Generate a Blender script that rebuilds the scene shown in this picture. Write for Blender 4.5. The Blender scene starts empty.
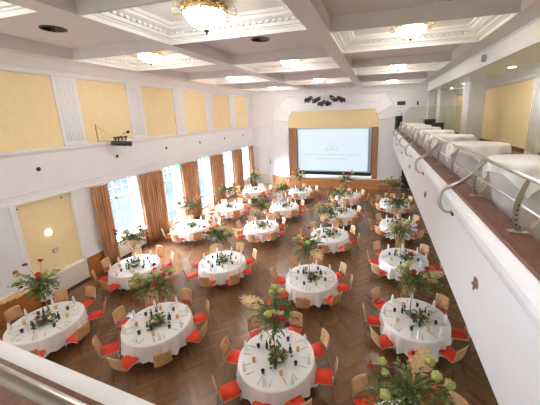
import bpy, bmesh, math, random
from mathutils import Vector, Matrix
random.seed(7)
PI = math.pi
C = bpy.context.scene.collection
S = bpy.context.scene

# ------------------------------------------------------------------ materials
def nodes(name):
    m = bpy.data.materials.new(name); m.use_nodes = True
    nt = m.node_tree; b = nt.nodes['Principled BSDF']
    return m, nt, b
def mat(name, col, rough=.5, metal=0, var=.06, scale=12, bump=0, spec=.5, coat=0, emis=None, es=0, sub=0):
    m, nt, b = nodes(name)
    tc = nt.nodes.new('ShaderNodeTexCoord'); n = nt.nodes.new('ShaderNodeTexNoise')
    n.inputs['Scale'].default_value = scale; n.inputs['Detail'].default_value = 3
    nt.links.new(tc.outputs['Object'], n.inputs['Vector'])
    r = nt.nodes.new('ShaderNodeValToRGB')
    r.color_ramp.elements[0].position = .3; r.color_ramp.elements[1].position = .7
    r.color_ramp.elements[0].color = [c*(1-var) for c in col]+[1]
    r.color_ramp.elements[1].color = [min(1, c*(1+var)) for c in col]+[1]
    nt.links.new(n.outputs['Fac'], r.inputs['Fac']); nt.links.new(r.outputs['Color'], b.inputs['Base Color'])
    b.inputs['Roughness'].default_value = rough; b.inputs['Metallic'].default_value = metal
    b.inputs['Specular IOR Level'].default_value = spec; b.inputs['Coat Weight'].default_value = coat
    if bump:
        bp = nt.nodes.new('ShaderNodeBump'); bp.inputs['Strength'].default_value = bump; bp.inputs['Distance'].default_value = .01
        nt.links.new(n.outputs['Fac'], bp.inputs['Height']); nt.links.new(bp.outputs['Normal'], b.inputs['Normal'])
    if emis:
        b.inputs['Emission Color'].default_value = list(emis)+[1]; b.inputs['Emission Strength'].default_value = es
    return m
def wood(name, c1, c2, rough=.35, sc=(1, 1, 1), scale=3, coat=0):
    m, nt, b = nodes(name)
    tc = nt.nodes.new('ShaderNodeTexCoord'); mp = nt.nodes.new('ShaderNodeMapping')
    mp.inputs['Scale'].default_value = sc
    n = nt.nodes.new('ShaderNodeTexNoise'); n.inputs['Scale'].default_value = scale; n.inputs['Detail'].default_value = 6
    nt.links.new(tc.outputs['Object'], mp.inputs['Vector']); nt.links.new(mp.outputs['Vector'], n.inputs['Vector'])
    r = nt.nodes.new('ShaderNodeValToRGB'); r.color_ramp.elements[0].position = .3; r.color_ramp.elements[1].position = .7
    r.color_ramp.elements[0].color = list(c1)+[1]; r.color_ramp.elements[1].color = list(c2)+[1]
    nt.links.new(n.outputs['Fac'], r.inputs['Fac']); nt.links.new(r.outputs['Color'], b.inputs['Base Color'])
    b.inputs['Roughness'].default_value = rough; b.inputs['Coat Weight'].default_value = coat
    return m
def L(r, g, b_):   # sRGB 0-255 to linear
    f = lambda c: (c/255/12.92) if c/255 <= .04045 else ((c/255+.055)/1.055)**2.4
    return (f(r), f(g), f(b_))

M = {}
M['white'] = mat('white_wall_paint', L(240, 239, 240), .55, var=.015, scale=2)
M['ceil'] = mat('ceiling_paint', L(228, 223, 221), .7, var=.015, scale=2)
M['coffer'] = mat('coffer_plaster', L(246, 245, 241), .6, var=.015, scale=4)
M['yellow'] = mat('yellow_wall_fabric', L(246, 224, 176), .8, var=.03, scale=6, bump=.1)
M['parapet'] = mat('parapet_paint', L(237, 237, 240), .45, var=.01, scale=2)
M['wain'] = wood('wainscot_wood', L(160, 92, 40), L(196, 124, 62), .35, (1, 1, 8), 4)
M['columnwood'] = wood('stage_column_wood', L(140, 98, 66), L(184, 136, 98), .45, (8, 8, .5), 4)
M['stagewood'] = wood('stage_wood', L(176, 114, 66), L(204, 146, 96), .4, (6, 6, 1), 4)
M['capwood'] = wood('parapet_cap_wood', L(84, 48, 34), L(120, 74, 56), .4, (8, 1, 1), 5, 0)
M['oak'] = wood('chair_oak_veneer', L(196, 152, 104), L(218, 178, 130), .4, (1, 1, .3), 14)
M['red'] = mat('red_seat_fabric', L(226, 66, 40), .85, var=.06, scale=60, bump=.2)
M['chrome'] = mat('chair_chrome', (.62, .62, .62), .18, 1, var=.02)
M['steel'] = mat('brushed_steel', (.56, .52, .47), .30, 1, var=.05, scale=30)
M['cloth'] = mat('white_tablecloth', L(246, 244, 241), .85, var=.01, scale=30, bump=.1)
M['napkin'] = mat('white_napkin', L(254, 252, 246), .85, var=.01, scale=40)
M['stretch'] = mat('grey_white_stretch_cloth', L(222, 219, 222), .8, var=.02, scale=8)
M['black'] = mat('black_metal', (.012, .012, .013), .4, var=.1)
M['dark'] = mat('dark_bronze', (.06, .045, .03), .4, .6, var=.2)
M['gold'] = mat('gold_metal', L(236, 206, 144), .25, .9, var=.08)
M['brass'] = mat('brass', L(190, 150, 84), .3, .9, var=.08)
M['oldbrass'] = mat('aged_brass', L(150, 122, 86), .45, .6, var=.15)
M['bottle'] = mat('green_bottle_glass', (.015, .17, .09), .06, var=.1, coat=.5)
M['bottle2'] = mat('dark_bottle_glass', (.02, .035, .025), .08, var=.1, coat=.5)
M['blue'] = mat('smoky_blue_glass', (.035, .045, .075), .08, var=.1, coat=.5)
M['amber'] = mat('amber_glass', L(238, 190, 128), .15, var=.1, coat=.3)
M['silver'] = mat('cutlery_steel', (.40, .38, .36), .35, 1, var=.03)
M['leaf'] = mat('leaf_green', L(84, 108, 52), .6, var=.45, scale=9)
M['leaf2'] = mat('sage_leaf', L(132, 142, 84), .7, var=.35, scale=9)
M['lime'] = mat('lime_blossom', L(184, 186, 112), .85, var=.35, scale=60, bump=.8)
M['redflower'] = mat('red_flower', L(178, 20, 34), .45, var=.3, scale=12)
M['darkflower'] = mat('burgundy_flower', L(112, 16, 34), .5, var=.3, scale=12)
M['orangeflower'] = mat('coral_flower', L(226, 96, 66), .55, var=.2, scale=12)
M['whiteflower'] = mat('cream_flower', L(240, 226, 206), .7, var=.1, scale=30)
M['palm'] = mat('dried_palm', L(222, 188, 140), .8, var=.2, scale=18)
M['stem'] = mat('stand_metal', L(150, 146, 136), .3, .7, var=.05)
M['olive'] = mat('balcony_carpet', L(150, 142, 108), .95, var=.05, scale=40)
M['rad'] = mat('radiator_enamel', L(244, 240, 234), .4, var=.01)
M['door'] = mat('door_paint', L(238, 238, 240), .45, var=.01)
M['frame'] = mat('window_frame_paint', L(226, 232, 240), .45, var=.01)
M['lamp'] = mat('lamp_glass_lit', (1, .95, .85), .4, emis=(1, .975, .945), es=22)
M['wlamp'] = mat('wall_lamp_lit', (1, .95, .85), .4, emis=(1, .86, .62), es=7)
M['dlens'] = mat('downlight_lens_lit', (1, .95, .9), .4, emis=(1, .975, .94), es=45)
M['exit'] = mat('exit_sign_lit', L(60, 200, 150), .4, emis=L(90, 230, 180), es=.9)
M['signwhite'] = mat('exit_sign_white', (.9, .95, .9), .4, emis=(.9, 1, .95), es=.9)
M['screen'] = mat('projected_screen', L(150, 158, 164), .8, var=.01, emis=(.62, .76, .88), es=.62)
M['screenmark'] = mat('projected_grey_mark', L(120, 128, 134), .8, emis=(.42, .52, .60), es=.62)
M['screenframe'] = mat('screen_border', L(158, 172, 182), .7, var=.02)
M['stagefloor'] = mat('stage_floor', L(150, 140, 134), .5, var=.05)
M['spot'] = mat('spotlight_body', (.03, .03, .032), .35, var=.2)
M['green'] = mat('dark_plant_green', L(56, 70, 50), .7, var=.3, scale=12)
M['wire'] = mat('cable_white', (.7, .7, .68), .5)

def curtain_mat():
    m, nt, b = nodes('curtain_fabric')
    tc = nt.nodes.new('ShaderNodeTexCoord'); mp = nt.nodes.new('ShaderNodeMapping'); mp.inputs['Scale'].default_value = (0, 22, .6)
    n = nt.nodes.new('ShaderNodeTexNoise'); n.inputs['Scale'].default_value = 1.0; n.inputs['Detail'].default_value = 3
    nt.links.new(tc.outputs['Object'], mp.inputs['Vector']); nt.links.new(mp.outputs['Vector'], n.inputs['Vector'])
    r = nt.nodes.new('ShaderNodeValToRGB'); r.color_ramp.elements[0].position = .35; r.color_ramp.elements[1].position = .65
    r.color_ramp.elements[0].color = list(L(150, 100, 68))+[1]; r.color_ramp.elements[1].color = list(L(206, 160, 120))+[1]
    nt.links.new(n.outputs['Fac'], r.inputs['Fac']); nt.links.new(r.outputs['Color'], b.inputs['Base Color'])
    b.inputs['Roughness'].default_value = .8
    return m
M['curtain'] = curtain_mat()
def glass_mat(name, tint, mixf):
    m = bpy.data.materials.new(name); m.use_nodes = True; nt = m.node_tree; nt.nodes.clear()
    o = nt.nodes.new('ShaderNodeOutputMaterial'); mx = nt.nodes.new('ShaderNodeMixShader')
    t = nt.nodes.new('ShaderNodeBsdfTransparent'); g = nt.nodes.new('ShaderNodeBsdfGlossy')
    t.inputs['Color'].default_value = list(tint)+[1]; g.inputs['Roughness'].default_value = .03
    mx.inputs['Fac'].default_value = mixf
    nt.links.new(t.outputs[0], mx.inputs[1]); nt.links.new(g.outputs[0], mx.inputs[2]); nt.links.new(mx.outputs[0], o.inputs[0])
    return m
M['glass'] = glass_mat('window_glass', (.96, .98, 1), .06)
M['screenglass'] = glass_mat('glass_partition_pane', (.80, .84, .78), .10)
def floor_mat():
    m, nt, b = nodes('herringbone_parquet')
    at = nt.nodes.new('ShaderNodeAttribute'); at.attribute_name = 'tone'
    tc = nt.nodes.new('ShaderNodeTexCoord'); n = nt.nodes.new('ShaderNodeTexNoise')
    n.inputs['Scale'].default_value = 9; n.inputs['Detail'].default_value = 5
    nt.links.new(tc.outputs['Object'], n.inputs['Vector'])
    r = nt.nodes.new('ShaderNodeValToRGB')
    r.color_ramp.elements[0].color = list(L(82, 55, 36))+[1]; r.color_ramp.elements[1].color = list(L(150, 107, 70))+[1]
    ad = nt.nodes.new('ShaderNodeMath'); ad.operation = 'MULTIPLY_ADD'; ad.inputs[1].default_value = .25
    nt.links.new(n.outputs['Fac'], ad.inputs[0]); nt.links.new(at.outputs['Fac'], ad.inputs[2])
    nt.links.new(ad.outputs[0], r.inputs['Fac']); nt.links.new(r.outputs['Color'], b.inputs['Base Color'])
    b.inputs['Roughness'].default_value = .24; b.inputs['Specular IOR Level'].default_value = .6; b.inputs['Coat Weight'].default_value = .25; b.inputs['Coat Roughness'].default_value = .18
    return m
M['floor'] = floor_mat()

SUN_E = 80.0
M['paving'] = mat('pale_paving', L(56, 62, 70), 1.0, var=.3, scale=.5, spec=0)

# ------------------------------------------------------------------ helpers
def box(bm, x0, x1, y0, y1, z0, z1, mi=0):
    v = [bm.verts.new(p) for p in ((x0,y0,z0),(x1,y0,z0),(x1,y1,z0),(x0,y1,z0),(x0,y0,z1),(x1,y0,z1),(x1,y1,z1),(x0,y1,z1))]
    for f in ((0,3,2,1),(4,5,6,7),(0,1,5,4),(1,2,6,5),(2,3,7,6),(3,0,4,7)):
        bm.faces.new([v[i] for i in f]).material_index = mi
def poly(bm, pts, mi=0):
    f = bm.faces.new([bm.verts.new(p) for p in pts]); f.material_index = mi; return f
def frame_axes(d):
    d = Vector(d).normalized(); u = d.orthogonal().normalized(); return d, u, d.cross(u)
def tube(bm, pts, r, n=8, mi=0, cap=True, closed=False):
    pts = [Vector(p) for p in pts]; rings = []
    rs = r if isinstance(r, (list, tuple)) else [r]*len(pts)
    u = None
    for i, p in enumerate(pts):
        a = pts[max(i-1, 0)]; b = pts[min(i+1, len(pts)-1)]
        d = (b-a).normalized()
        if u is None: u = d.orthogonal().normalized()
        else:
            u = (u - d*u.dot(d)); u = u.normalized() if u.length > 1e-6 else d.orthogonal().normalized()
        w = d.cross(u)
        rings.append([bm.verts.new(p + (u*math.cos(2*PI*k/n) + w*math.sin(2*PI*k/n))*rs[i]) for k in range(n)])
    for a, b in zip(rings, rings[1:]):
        for k in range(n):
            f = bm.faces.new((a[k], a[(k+1) % n], b[(k+1) % n], b[k])); f.material_index = mi; f.smooth = True
    if cap:
        bm.faces.new(rings[0][::-1]).material_index = mi; bm.faces.new(rings[-1]).material_index = mi
def lathe(bm, prof, n=20, c=(0,0,0), mi=0, fr=None, smooth=True):
    rings = []
    for (r, z) in prof:
        ring = []
        for k in range(n):
            a = 2*PI*k/n; rr = r*(fr(a, r, z) if fr else 1)
            ring.append(bm.verts.new((c[0]+rr*math.cos(a), c[1]+rr*math.sin(a), c[2]+z)))
        rings.append(ring)
    for a, b in zip(rings, rings[1:]):
        for k in range(n):
            f = bm.faces.new((a[k], a[(k+1) % n], b[(k+1) % n], b[k])); f.material_index = mi; f.smooth = smooth
    if prof[0][0] > 1e-5: bm.faces.new(rings[0][::-1]).material_index = mi
    if prof[-1][0] > 1e-5: bm.faces.new(rings[-1]).material_index = mi
def extrude_y(bm, prof, y0, y1, mi=0, closed=False):   # profile in XZ swept along Y
    a = [bm.verts.new((x, y0, z)) for x, z in prof]; b = [bm.verts.new((x, y1, z)) for x, z in prof]
    n = len(prof)
    for i in range(n if closed else n-1):
        j = (i+1) % n; bm.faces.new((a[i], a[j], b[j], b[i])).material_index = mi
    if closed: bm.faces.new(a[::-1]).material_index = mi; bm.faces.new(b).material_index = mi
def extrude_x(bm, prof, x0, x1, mi=0, closed=False):
    a = [bm.verts.new((x0, y, z)) for y, z in prof]; b = [bm.verts.new((x1, y, z)) for y, z in prof]
    n = len(prof)
    for i in range(n if closed else n-1):
        j = (i+1) % n; bm.faces.new((a[i], a[j], b[j], b[i])).material_index = mi
    if closed: bm.faces.new(a[::-1]).material_index = mi; bm.faces.new(b).material_index = mi
def ball(bm, c, r, sub=1, mi=0, sq=(1,1,1), jit=0, rnd=random):
    ret = bmesh.ops.create_icosphere(bm, subdivisions=sub, radius=1)
    for v in ret['verts']:
        k = r*(1+rnd.uniform(-jit, jit)); v.co = Vector((c[0]+v.co.x*k*sq[0], c[1]+v.co.y*k*sq[1], c[2]+v.co.z*k*sq[2]))
    for v in ret['verts']:
        for f in v.link_faces: f.material_index = mi; f.smooth = True
def mesh(name, bm, mats, recalc=True):
    if recalc: bmesh.ops.recalc_face_normals(bm, faces=bm.faces[:])
    me = bpy.data.meshes.new(name); bm.to_mesh(me); bm.free()
    for m in (mats if isinstance(mats, (list, tuple)) else [mats]): me.materials.append(M[m])
    return me
def obj(name, me, parent=None, loc=None, rot=None):
    o = bpy.data.objects.new(name, me); C.objects.link(o)
    if parent: o.parent = parent
    if loc is not None: o.location = loc
    if rot is not None: o.rotation_euler = rot
    return o
def tag(o, label, cat, group=None, kind=None):
    o['label'] = label; o['category'] = cat
    if group: o['group'] = group
    if kind: o['kind'] = kind
    return o
def empty(name, label, cat, loc=(0,0,0), rz=0, group=None):
    o = bpy.data.objects.new(name, None); C.objects.link(o); o.empty_display_size = .1
    o.location = loc; o.rotation_euler = (0, 0, rz)
    return tag(o, label, cat, group)
BACK_A = math.radians(-4.2)
def turn(bm):
    bmesh.ops.rotate(bm, cent=(-1.6, .9, 0), matrix=Matrix.Rotation(BACK_A, 3, 'Z'), verts=bm.verts[:])
def struct(name, bm, mats, recalc=True, label=None, parent=None):
    o = obj(name, mesh(name, bm, mats, recalc), parent)
    if parent is None: o['kind'] = 'structure'
    if label: o['label'] = label; 
    return o
def B(): return bmesh.new()
def copy_tree(src, name=None):
    r = src.copy(); C.objects.link(r)
    for ch in KIDS.get(src.name, []):
        c = ch.copy(); C.objects.link(c); c.parent = r
        for g in KIDS.get(ch.name, []):
            d = g.copy(); C.objects.link(d); d.parent = c
    return r
KIDS = {}
def reg(root):
    ch = list(root.children); KIDS[root.name] = ch
    for c in ch: KIDS[c.name] = list(c.children)

# ------------------------------------------------------------------ camera (fitted)
CAMP = Vector((0, 0, 6.36)); yaw, pit, rol = -0.285297, 0.228786, -0.029282
FPX, CX, CY = 284.564, 295.558, 181.421
cy_, sy_ = math.cos(yaw), math.sin(yaw); cp, sp = math.cos(pit), math.sin(pit)
Fv = Vector((sy_*cp, cy_*cp, -sp)); R0 = Vector((cy_, -sy_, 0)); U0 = R0.cross(Fv)
Rv = math.cos(rol)*R0 + math.sin(rol)*U0; Uv = -math.sin(rol)*R0 + math.cos(rol)*U0
cam = bpy.data.cameras.new('camera'); co = bpy.data.objects.new('camera', cam); C.objects.link(co)
mw = Matrix((Rv, Uv, -Fv)).transposed().to_4x4(); mw.translation = CAMP; co.matrix_world = mw
cam.sensor_width = 36; cam.sensor_fit = 'HORIZONTAL'; cam.lens = FPX*36/540
cam.shift_x = -(CX-270)/540; cam.shift_y = -(202.5-CY)/540
cam.clip_start = .05; cam.clip_end = 300
S.camera = co
def px(p):
    d = Vector(p)-CAMP; z = d.dot(Fv)
    if z < .05: return (-999, -999)
    return (CX+FPX*d.dot(Rv)/z, CY-FPX*d.dot(Uv)/z)
def seen(p, m=0):
    a = px(p); return -m < a[0] < 540+m and -m < a[1] < 405+m

# ------------------------------------------------------------------ setting
XL, XR, YF, ZC = -11.44, 5.65, 25.0, 8.45
PX0 = 1.2          # hall-side face of the side balcony
# floor: herringbone planks
def make_floor():
    W = .095; n = 6; bm = B(); lay = bm.loops.layers.float_color.new('tone')
    ca = math.cos(PI/4); rnd = random.Random(3)
    x0, x1, y0, y1 = -12.0, XR, -1.6, YF
    R = int(36/W)
    def plank(ax, ay, w, h):
        pts = [((ax+dx)*W, (ay+dy)*W) for dx, dy in ((0,0),(w,0),(w,h),(0,h))]
        pts = [(ca*(a-b)-3, ca*(a+b)+10) for a, b in pts]
        cx = sum(p[0] for p in pts)/4; cyy = sum(p[1] for p in pts)/4
        if not (x0-.4 < cx < x1+.1 and y0-.4 < cyy < y1+.2): return
        t = rnd.uniform(.12, .52) + (.08 if w > h else -.02); t = min(1, max(0, t))
        g = .006
        f = bm.faces.new([bm.verts.new((max(x0, min(x1, p[0])), max(y0, min(y1, p[1])), 0)) for p in pts])
        for lp in f.loops: lp[lay] = (t, t, t, 1)
    span = 190
    for j in range(-span, span):
        m0 = -span//(2*n)-12
        for m in range(m0, -m0):
            plank(j+2*n*m, j, n, 1)
            plank(j, j-2*n+1+2*n*m, 1, n)
    bmesh.ops.dissolve_degenerate(bm, dist=1e-5, edges=bm.edges[:])
    me = mesh('floor', bm, 'floor', recalc=False)
    for p in me.polygons:
        if p.normal.z < 0: p.flip()
    o = obj('floor', me); o['kind'] = 'structure'
make_floor()

# bays of the left wall
BAY = [10.16+3.21*k for k in range(5)]
OPEN = [(c-.9, c+.9) for c in BAY]
NICHE = (6.03, 7.84)
bm = B()
T = .62
ys = [-.5]
segs = []   # solid lower wall pieces between openings
prev = -.5
for a, b in [NICHE]+OPEN: segs.append((prev, a)); prev = b
segs.append((prev, YF))
for a, b in segs: box(bm, XL-T, XL, a, b, 0, 3.70)
# sills below windowed bays (0,3,4), bays 1,2 are glazed doors
for i, (a, b) in enumerate(OPEN):
    if i not in (1, 2): box(bm, XL-T, XL-.28, a, b, 0, .85)
box(bm, XL-T, XL, -.5, YF, 3.70, 9.0)
box(bm, XL-T, XL-.13, NICHE[0], NICHE[1], 0, 3.70)
struct('wall_left', bm, 'white')
bm = B(); box(bm, XL-.13, XL-.11, NICHE[0]+.001, NICHE[1]-.001, .0, 3.699); struct('wall_left_niche', bm, 'yellow')
# mouldings on the left wall
bm = B()
extrude_y(bm, [(XL, 5.30), (XL+.05, 5.32), (XL+.10, 5.40), (XL+.10, 5.46), (XL, 5.48)], -.5, YF)
extrude_y(bm, [(XL, 4.00), (XL+.03, 4.01), (XL+.03, 4.05), (XL, 4.06)], -.5, YF)
extrude_y(bm, [(XL, 3.70), (XL+.04, 3.70), (XL+.04, 3.76), (XL, 3.77)], -.5, YF)
extrude_y(bm, [(XL, 7.98), (XL+.10, 8.0), (XL+.12, 8.10), (XL+.14, 8.14), (XL+.30, 8.22), (XL+.46, 8.34), (XL+.58, ZC), (XL, ZC)], -.5, YF)
struct('trim_1', bm, 'white')
# upper yellow panels and fluted pilasters
PIL = [(5.20+3.21*k-.44, 5.20+3.21*k+.44) for k in range(7)]
PIL[0] = (4.76, 5.64)
n = 1
edges = [-.5]+[v for p in PIL for v in p]
for k in range(len(PIL)):
    a = PIL[k-1][1] if k else -.5; b = PIL[k][0]
    bm = B(); box(bm, XL, XL+.02, a, min(b, YF), 5.48, 7.98)
    struct('trim_panel_%d' % (k+1), bm, 'yellow')
bm = B()
for a, b in PIL:
    if a > YF: continue
    b = min(b, YF)
    box(bm, XL, XL+.07, a, b, 5.48, 7.99)
    nf = 6; w = (b-a-.2)/nf
    for i in range(nf):
        c = a+.1+w*(i+.5); tube(bm, [(XL+.064, c, 5.62), (XL+.062, c, 7.84)], w*.2, 6, cap=True)
    box(bm, XL, XL+.10, a-.02, b+.02, 7.86, 7.99); box(bm, XL, XL+.10, a-.02, b+.02, 5.48, 5.58)
struct('trim_2', bm, 'white')
# lower pilaster strips beside the niche
bm = B()
for a, b in ((3.4, 3.43), (4.55, 4.58), (5.2, 5.23)): box(bm, XL, XL+.025, a, b, .9, 3.7)
box(bm, XL, XL+.04, NICHE[0]-.16, NICHE[0], .9, 3.70); box(bm, XL, XL+.04, NICHE[1], NICHE[1]+.16, .9, 3.70)
struct('trim_3', bm, 'white')
# wainscot
k = 1
for a, b in [(-.5, NICHE[0]), (NICHE[1], OPEN[0][0])]+[(OPEN[i][1], OPEN[i+1][0]) for i in range(4)]+[(OPEN[4][1], YF)]:
    bm = B(); box(bm, XL, XL+.05, a, b, 0, .86, 0); box(bm, XL, XL+.08, a, b, .86, .91, 1)
    for i in range(int((b-a)/.6)):
        y = a+.3+i*.6; box(bm, XL+.05, XL+.056, y-.004, y+.004, .1, .8, 0)
    struct('trim_wainscot_%d' % k, bm, ['wain', 'white']); k += 1
bm = B(); box(bm, XL, XL+.07, -.5, YF, 0, .10)
# windows
for i, (a, b) in enumerate(OPEN):
    z0 = .85 if i not in (1, 2) else .02
    xo = XL-.52
    bm = B(); t = .06
    def fr(y0, y1, za, zb, d=.07): box(bm, xo-d/2, xo+d/2, y0, y1, za, zb)
    fr(a, a+t, z0, 3.70); fr(b-t, b, z0, 3.70); fr(a, b, 3.63, 3.70); fr(a, b, z0, z0+t+.03)
    fr((a+b)/2-.05, (a+b)/2+.05, z0, 3.66, .08); fr(a, b, 2.72, 2.82, .08)
    for c in ((a*3+b)/4, (a+b*3)/4): fr(c-.012, c+.012, 2.8, 3.66, .03)
    fr(a, b, 3.22, 3.245, .03)
    if z0 < .5: fr(a, b, .95, 1.03); 
    w = struct('window_%d' % (i+1), bm, 'frame')
    bm = B(); poly(bm, [(xo, a+.03, z0+.03), (xo, b-.03, z0+.03), (xo, b-.03, 3.67), (xo, a+.03, 3.67)])
    struct('pane', bm, 'glass', parent=w)
    if z0 > .5:
        bm = B(); box(bm, XL-.46, XL+.03, a, b, .85, .89); struct('window_sill', bm, 'white', parent=w)
# yellow reveals (warm strip seen at the far edge of every window)
# curtains
def curtain(a, b, lab, sd):
    rnd = random.Random(sd); bm = B(); ny = int((b-a)/.018); nz = 7
    grid = []
    for j in range(nz+1):
        z = .04+(3.70-.04)*j/nz; row = []
        for i in range(ny+1):
            y = a+(b-a)*i/ny
            amp = .045*(1-.35*j/nz)
            x = XL+.20+amp*math.sin(2*PI*(y-a)/.135+.4*math.sin(y*5+sd))+.012*math.sin(y*37+j*.4)
            row.append(bm.verts.new((x, y, z)))
        grid.append(row)
    for j in range(nz):
        for i in range(ny):
            f = bm.faces.new((grid[j][i], grid[j][i+1], grid[j+1][i+1], grid[j+1][i])); f.smooth = True
    box(bm, XL+.16, XL+.24, a, b, 3.64, 3.70)
    o = obj('curtain', mesh('curtain', bm, 'curtain', recalc=False)); tag(o, lab, 'curtain', 'brown striped curtains along the window wall')
    md = o.modifiers.new('t', 'SOLIDIFY'); md.thickness = .006
CUR = [(8.53, 9.30), (11.02, 12.55), (14.22, 15.78), (17.44, 19.0), (20.66, 22.2), (23.9, 24.5)]
CL = ['narrow brown curtain right of the yellow wall niche, nearest the camera', 'wide brown curtain between first and second windows from the camera',
      'wide brown curtain between second and third windows from the camera', 'wide brown curtain between third and fourth windows from the camera',
      'wide brown curtain between fourth and fifth windows from the camera', 'narrow brown curtain in the far corner beside the white door']
for i, (a, b) in enumerate(CUR): curtain(a, b, CL[i], i)
# radiators
def radiator(x0, x1, a, b, z0, z1, lab):
    t = empty('radiator_cover', lab, 'radiator', ((x0+x1)/2, (a+b)/2, 0), 0, 'white radiator covers along the window wall')
    hx, hy = (x1-x0)/2, (b-a)/2
    bm = B(); box(bm, -hx, hx, -hy, hy, z0, z1-.03); obj('body', mesh('radiator_body', bm, 'rad'), t)
    bm = B(); box(bm, -hx, hx+.02, -hy-.01, hy+.01, z1-.03, z1); obj('top_shelf', mesh('radiator_top', bm, 'rad'), t)
    for s in (-1, 1):
        bm = B(); box(bm, -hx+.03, hx-.03, s*(hy-.15)-.03, s*(hy-.15)+.03, 0, z0)
        obj('foot', mesh('radiator_foot', bm, 'black'), t)
radiator(XL-.09, XL+.16, 6.10, 7.80, .09, .88, 'long white radiator cover in front of the yellow niche')
radiator(XL-.26, XL+.04, BAY[0]-.75, BAY[0]+.85, .09, .80, 'white radiator cover under the window nearest the camera')
radiator(XL-.26, XL+.04, BAY[3]-.75, BAY[3]+.85, .09, .80, 'white radiator cover under the fourth window from the camera')
radiator(XL-.26, XL+.04, BAY[4]-.75, BAY[4]+.85, .09, .80, 'white radiator cover under the last window, by the far corner')

# ---- ceiling with checkerboard of coffers and plain recesses
def ceiling():
    cols = [(-10.33, -6.40), (-5.90, -1.82), (-1.33, 2.92)]
    P = 6.44
    side_c = [(1.73+P*k, 4.50+P*k) for k in range(4)]; side_c[3] = (21.15, 24.0)
    side_r = [(4.56, 8.11), (11.0, 14.55), (17.45, 21.09)]
    mid_c = [(-1.45, 1.2), (4.97, 7.62), (11.40, 14.15), (17.85, 20.75)]
    mid_r = [(1.26, 4.91), (7.68, 11.34), (14.21, 17.79), (20.81, 24.5)]
    bm = B(); ya, yb = -1.6, YF+.3
    xs = [XL-.6]
    def strip(x0, x1, y0, y1): poly(bm, [(x0, y0, ZC), (x1, y0, ZC), (x1, y1, ZC), (x0, y1, ZC)])
    last = XL-.62
    for ci, (x0, x1) in enumerate(cols):
        strip(last, x0, ya, yb); last = x1
        ops = sorted([(a, b, 'c') for a, b in (mid_c if ci == 1 else side_c)]+[(a, b, 'r') for a, b in (mid_r if ci == 1 else side_r)])
        y = ya
        for a, b, k in ops:
            strip(x0, x1, y, a); y = b
            if k == 'r':
                zt = 8.83
                for q in ([(x0,a,ZC),(x1,a,ZC),(x1,a,zt),(x0,a,zt)], [(x0,b,ZC),(x1,b,ZC),(x1,b,zt),(x0,b,zt)], [(x0,a,ZC),(x0,b,ZC),(x0,b,zt),(x0,a,zt)], [(x1,a,ZC),(x1,b,ZC),(x1,b,zt),(x1,a,zt)], [(x0,a,zt),(x1,a,zt),(x1,b,zt),(x0,b,zt)]):
                    poly(bm, q)
        strip(x0, x1, y, yb)
    strip(last, 3.53, ya, yb)
    # roof slab over everything
    box(bm, XL-.62, 6.3, ya, yb, 9.35, 9.5)
    struct('ceiling', bm, 'ceil', recalc=False)
    k = 5
    for ci, (x0, x1) in enumerate(cols):
        for (a, b) in (mid_c if ci == 1 else side_c):
            bm = B()
            prof = [(0, ZC-.004), (0, ZC+.09), (.04, ZC+.10), (.05, ZC+.13), (.12, ZC+.14), (.14, ZC+.22), (.34, ZC+.30), (.36, ZC+.36), (.42, ZC+.37), (.44, ZC+.44)]
            rings = []
            for d, z in [(-.02, ZC-.004)]+prof:
                rings.append([bm.verts.new(p) for p in ((x0+d,a+d,z),(x1-d,a+d,z),(x1-d,b-d,z),(x0+d,b-d,z))])
            for r0, r1 in zip(rings, rings[1:]):
                for i in range(4): bm.faces.new((r0[i], r0[(i+1)%4], r1[(i+1)%4], r1[i]))
            bm.faces.new(rings[-1])
            # egg-and-dart band
            d = .18; z0, z1 = ZC+.235, ZC+.285
            def eggs(p0, p1, nrm):
                Ln = math.dist(p0, p1); nn = int(Ln/.17)
                for i in range(nn):
                    t = (i+.5)/nn; x = p0[0]+(p1[0]-p0[0])*t; y = p0[1]+(p1[1]-p0[1])*t
                    e = .05
                    if nrm[0]: box(bm, x-.05, x+.05, y-.045, y+.045, z0-.03, z1-.01)
                    else: box(bm, x-.045, x+.045, y-.05, y+.05, z0-.03, z1-.01)
            eggs((x0+d,a+d),(x1-d,a+d),(0,1)); eggs((x0+d,b-d),(x1-d,b-d),(0,1)); eggs((x0+d,a+d),(x0+d,b-d),(1,0)); eggs((x1-d,a+d),(x1-d,b-d),(1,0))
            struct('trim_%d' % k, bm, 'coffer', recalc=False); k += 1
    return cols, side_c, mid_c, side_r, mid_r
cols, side_c, mid_c, side_r, mid_r = ceiling()
ZP = ZC+.44

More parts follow.
